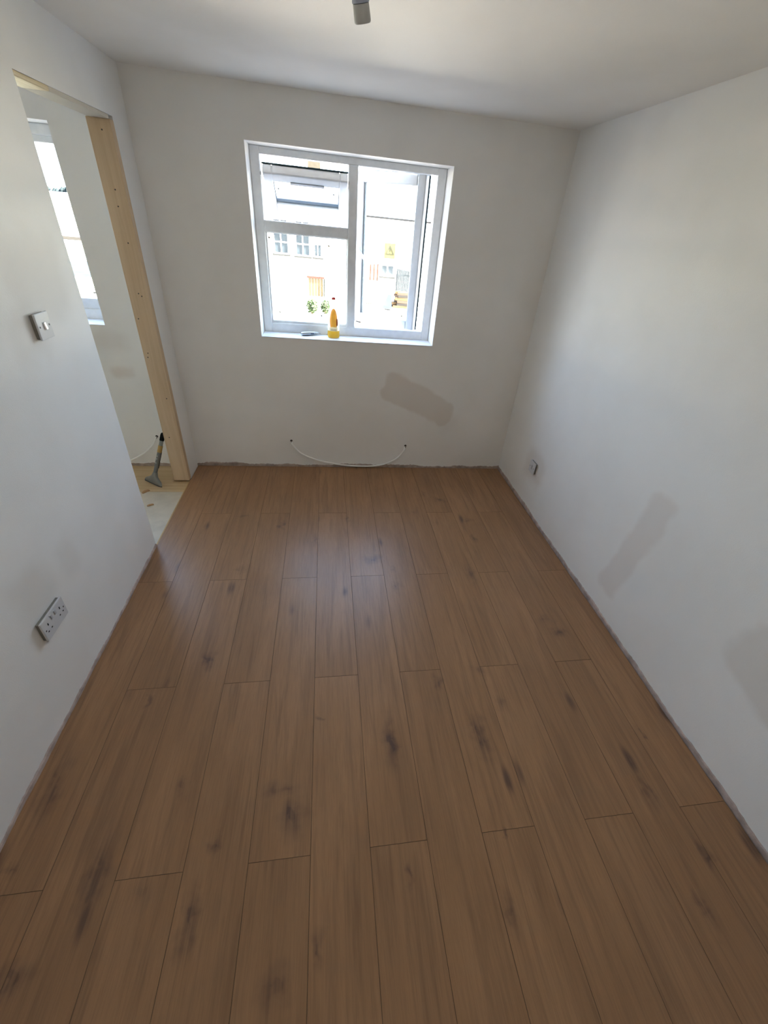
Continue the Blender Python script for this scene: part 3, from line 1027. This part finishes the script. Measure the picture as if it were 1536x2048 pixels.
so2 = (5.2, HY - .05, -.22)
sign = empty('warning_sign', so2)
tag(sign, 'yellow warning sign with triangle on the white outbuilding wall', 'sign')
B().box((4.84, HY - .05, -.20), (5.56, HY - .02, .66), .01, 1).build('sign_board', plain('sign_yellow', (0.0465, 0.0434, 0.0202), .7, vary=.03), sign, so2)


def tri(cx_, cz_, s):
    return [(cx_ - s * .5, cz_ - s * .30), (cx_ + s * .5, cz_ - s * .30), (cx_, cz_ + s * .58)]


b = B()
o3, i3 = tri(5.2, .20, .58), tri(5.2, .195, .44)
for k in range(3):
    q = [o3[k], o3[(k + 1) % 3], i3[(k + 1) % 3], i3[k]]
    b.prism(q, .01, M=Matrix.Translation((0, HY - .06, 0)))
b.build('triangle', plain('sign_black', (0.0153, 0.0153, 0.0119), .7), sign, so2)
b = B()
b.prism([(5.18, .16), (5.22, .16), (5.235, .38), (5.165, .38)], .01, M=Matrix.Translation((0, HY - .06, 0)))
b.box((5.178, HY - .06, .07), (5.222, HY - .05, .12))
b.build('exclamation_mark', plain('sign_black_mark', (0.0153, 0.0153, 0.0119), .7), sign, so2)

# grey slatted fence
FNY = 29.4
fo = (6.4, FNY, GROUND)
fence = empty('slat_fence', fo)
tag(fence, 'grey upright slat fence in front of the white outbuilding', 'fence')
for k in range(15):
    x = 5.70 + k * .104
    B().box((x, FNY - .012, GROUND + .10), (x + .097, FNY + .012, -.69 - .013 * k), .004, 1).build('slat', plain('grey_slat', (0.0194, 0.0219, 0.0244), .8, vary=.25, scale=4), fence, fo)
for z in (-2.4, -1.1):
    B().box((5.66, FNY + .015, z), (7.30, FNY + .06, z + .09), .004, 1).build('rail', plain('grey_rail', (0.0195, 0.0221, 0.0260), .8), fence, fo)
for x in (5.68, 7.20):
    B().box((x, FNY + .014, GROUND), (x + .09, FNY + .10, -.80), .004, 1).build('fence_post', plain('grey_post', (.015, .017, .02), .8), fence, fo)

# timber pile, sheet, shrubs, litter
rd = random.Random(11)
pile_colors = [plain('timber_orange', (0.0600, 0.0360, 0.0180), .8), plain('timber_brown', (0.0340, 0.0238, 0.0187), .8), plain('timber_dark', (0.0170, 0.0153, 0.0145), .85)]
lay = ['lowest', 'second', 'third', 'fourth', 'fifth', 'topmost']
kinds = ['orange', 'brown', 'dark']
where = ['front', 'middle', 'back']
for li, lname in enumerate(lay):
    for k in range(3):
        cx_, cy_ = 5.82 + rd.uniform(-.14, .14), 27.2 + k * .26 - .26
        M_ = Matrix.Translation((cx_, cy_, GROUND + .075 + .152 * li)) @ Matrix.Rotation(rd.uniform(-.03, .03), 4, 'Z')
        ln = rd.uniform(.42, .60) - .03 * li
        o = B().box((-ln, -.09, -.075), (ln, .09, .075), .012, 1).build('timber_offcut', pile_colors[(li * 2 + k) % 3], None)
        o.matrix_world = M_
        tag(o, f'{kinds[(li * 2 + k) % 3]} timber length, {where[k]} of the {lname} layer of the yard pile', 'timber', 'timber lengths piled in the yard')
lo2 = (4.72, 25.4, GROUND)
sh = B().prism([(-.32, 0), (.30, 0), (.26, .78), (.05, .86)], .05, M=Matrix.Translation((4.78, 26.3, GROUND)) @ Matrix.Rotation(math.radians(-14), 4, 'X')).build('grey_sheet', plain('grey_sheeting', (0.0182, 0.0208, 0.0247), .7), None, (4.78, 26.3, GROUND))
tag(sh, 'dark grey sheet propped up left of the timber pile in the yard', 'sheet')

m_leaf = plain('shrub_leaf', (0.0255, 0.0360, 0.0180), .7, vary=.35, scale=6)


def shrub(x, y, h, wdt, label, seed):
    r_ = random.Random(seed)
    o = (x, y, GROUND)
    rt = empty('garden_shrub', o)
    tag(rt, label, 'shrub', 'shrubs in the yard')
    b = B()
    for k in range(7):
        a = r_.uniform(0, 2 * PI)
        b.tube([(x, y, GROUND), (x + math.cos(a) * wdt * .25, y + math.sin(a) * wdt * .25, GROUND + h * .5), (x + math.cos(a) * wdt * .45, y + math.sin(a) * wdt * .45, GROUND + h * r_.uniform(.7, .95))], [.018, .012, .006], 5)
    b.build('stems', plain('shrub_stem', (.10, .07, .05), .9), rt, o)
    b = B()
    for k in range(420):
        while True:
            q = Vector((r_.uniform(-1, 1), r_.uniform(-1, 1), r_.uniform(-1, 1)))
            if .3 < q.length < 1:
                break
        c = Vector((x + q.x * wdt / 2, y + q.y * wdt / 2, GROUND + h * .55 + q.z * h * .45))
        d = Vector((r_.uniform(-1, 1), r_.uniform(-1, 1), r_.uniform(-.6, .8))).normalized() * .085
        e = d.orthogonal().normalized() * .032
        up_ = d.cross(e).normalized() * .012
        v_ = [b.bm.verts.new(c - d), b.bm.verts.new(c + e + up_), b.bm.verts.new(c + d), b.bm.verts.new(c - e + up_)]
        b.bm.faces.new((v_[0], v_[1], v_[2]))
        b.bm.faces.new((v_[0], v_[2], v_[3]))
    b.build('foliage', m_leaf, rt, o)['kind'] = 'stuff'


shrub(.27, 22.4, .85, .62, 'left leafy green shrub in the yard below the cream gate', 3)
shrub(.98, 22.8, .75, .56, 'right leafy green shrub in the yard below the cream gate', 5)
m_litter = plain('dark_litter', (0.0130, 0.0130, 0.0130), .85)
for i, (x, y, s, lab) in enumerate(((3.85, 28.0, .55, 'long dark batten lying at the left of the yard seen through the casement'),
                                    (4.75, 25.9, .40, 'short dark batten lying in front of the propped grey sheet'),
                                    (5.40, 24.0, .35, 'dark batten nearest the casement foot in the yard'),
                                    (7.25, 23.3, .50, 'dark batten seen in the gap right of the open casement'),
                                    (7.15, 21.6, .45, 'dark batten low in the gap right of the open casement'),
                                    (2.70, 21.4, .42, 'dark batten under the lower left corner of the casement'))):
    o = B().box((-s / 2, -.06, 0), (s / 2, .06, .07), .01, 1).build('yard_batten', m_litter, None)
    o.matrix_world = Matrix.Translation((x, y, GROUND)) @ Matrix.Rotation((.5, -.3, 1.1, 2.0, .8, -.9)[i], 4, 'Z')
    tag(o, lab, 'batten', 'battens lying in the yard')

# seen through the window of the room beyond
ro = (-10, 20, GROUND)
rail = empty('rail_fence', ro)
tag(rail, 'brown post and rail fence seen through the window beyond the opening', 'fence')
for z in (.02,):
    B().box((-15, 19.97, z), (-5.2, 20.03, z + .13), .01, 1).build('rail', m_wood_out, rail, ro)
for k in range(6):
    x = -14.8 + k * 1.88
    B().box((x, 20.03, GROUND), (x + .11, 20.14, .22), .01, 1).build('fence_post', m_wood_out, rail, ro)
b = B()
rdh = random.Random(21)
hx = -46
for k in range(150):
    x = -46 + k * .30
    hgt = 1.92 + .16 * math.sin(k * .7) + rdh.uniform(-.1, .16)
    b.lathe([(.25, GROUND), (.42, GROUND + 1), (.44, .8), (.30, hgt - .3), (.05, hgt)], (x, 60 + rdh.uniform(-.2, .2), 0), 7)
hd = b.build('hedge', plain('hedge_leaf', (.010, .013, .014), .9, vary=.3, scale=3))
tag(hd, 'long dark hedge on the skyline beyond the rail fence', 'hedge')
gw = B().box((-46, 56.0, GROUND), (-13, 56.3, 1.55), .02, 1).build('garden_wall', m_render, None, (-30, 56, GROUND))
tag(gw, 'long white garden wall standing in front of the skyline hedge', 'wall')
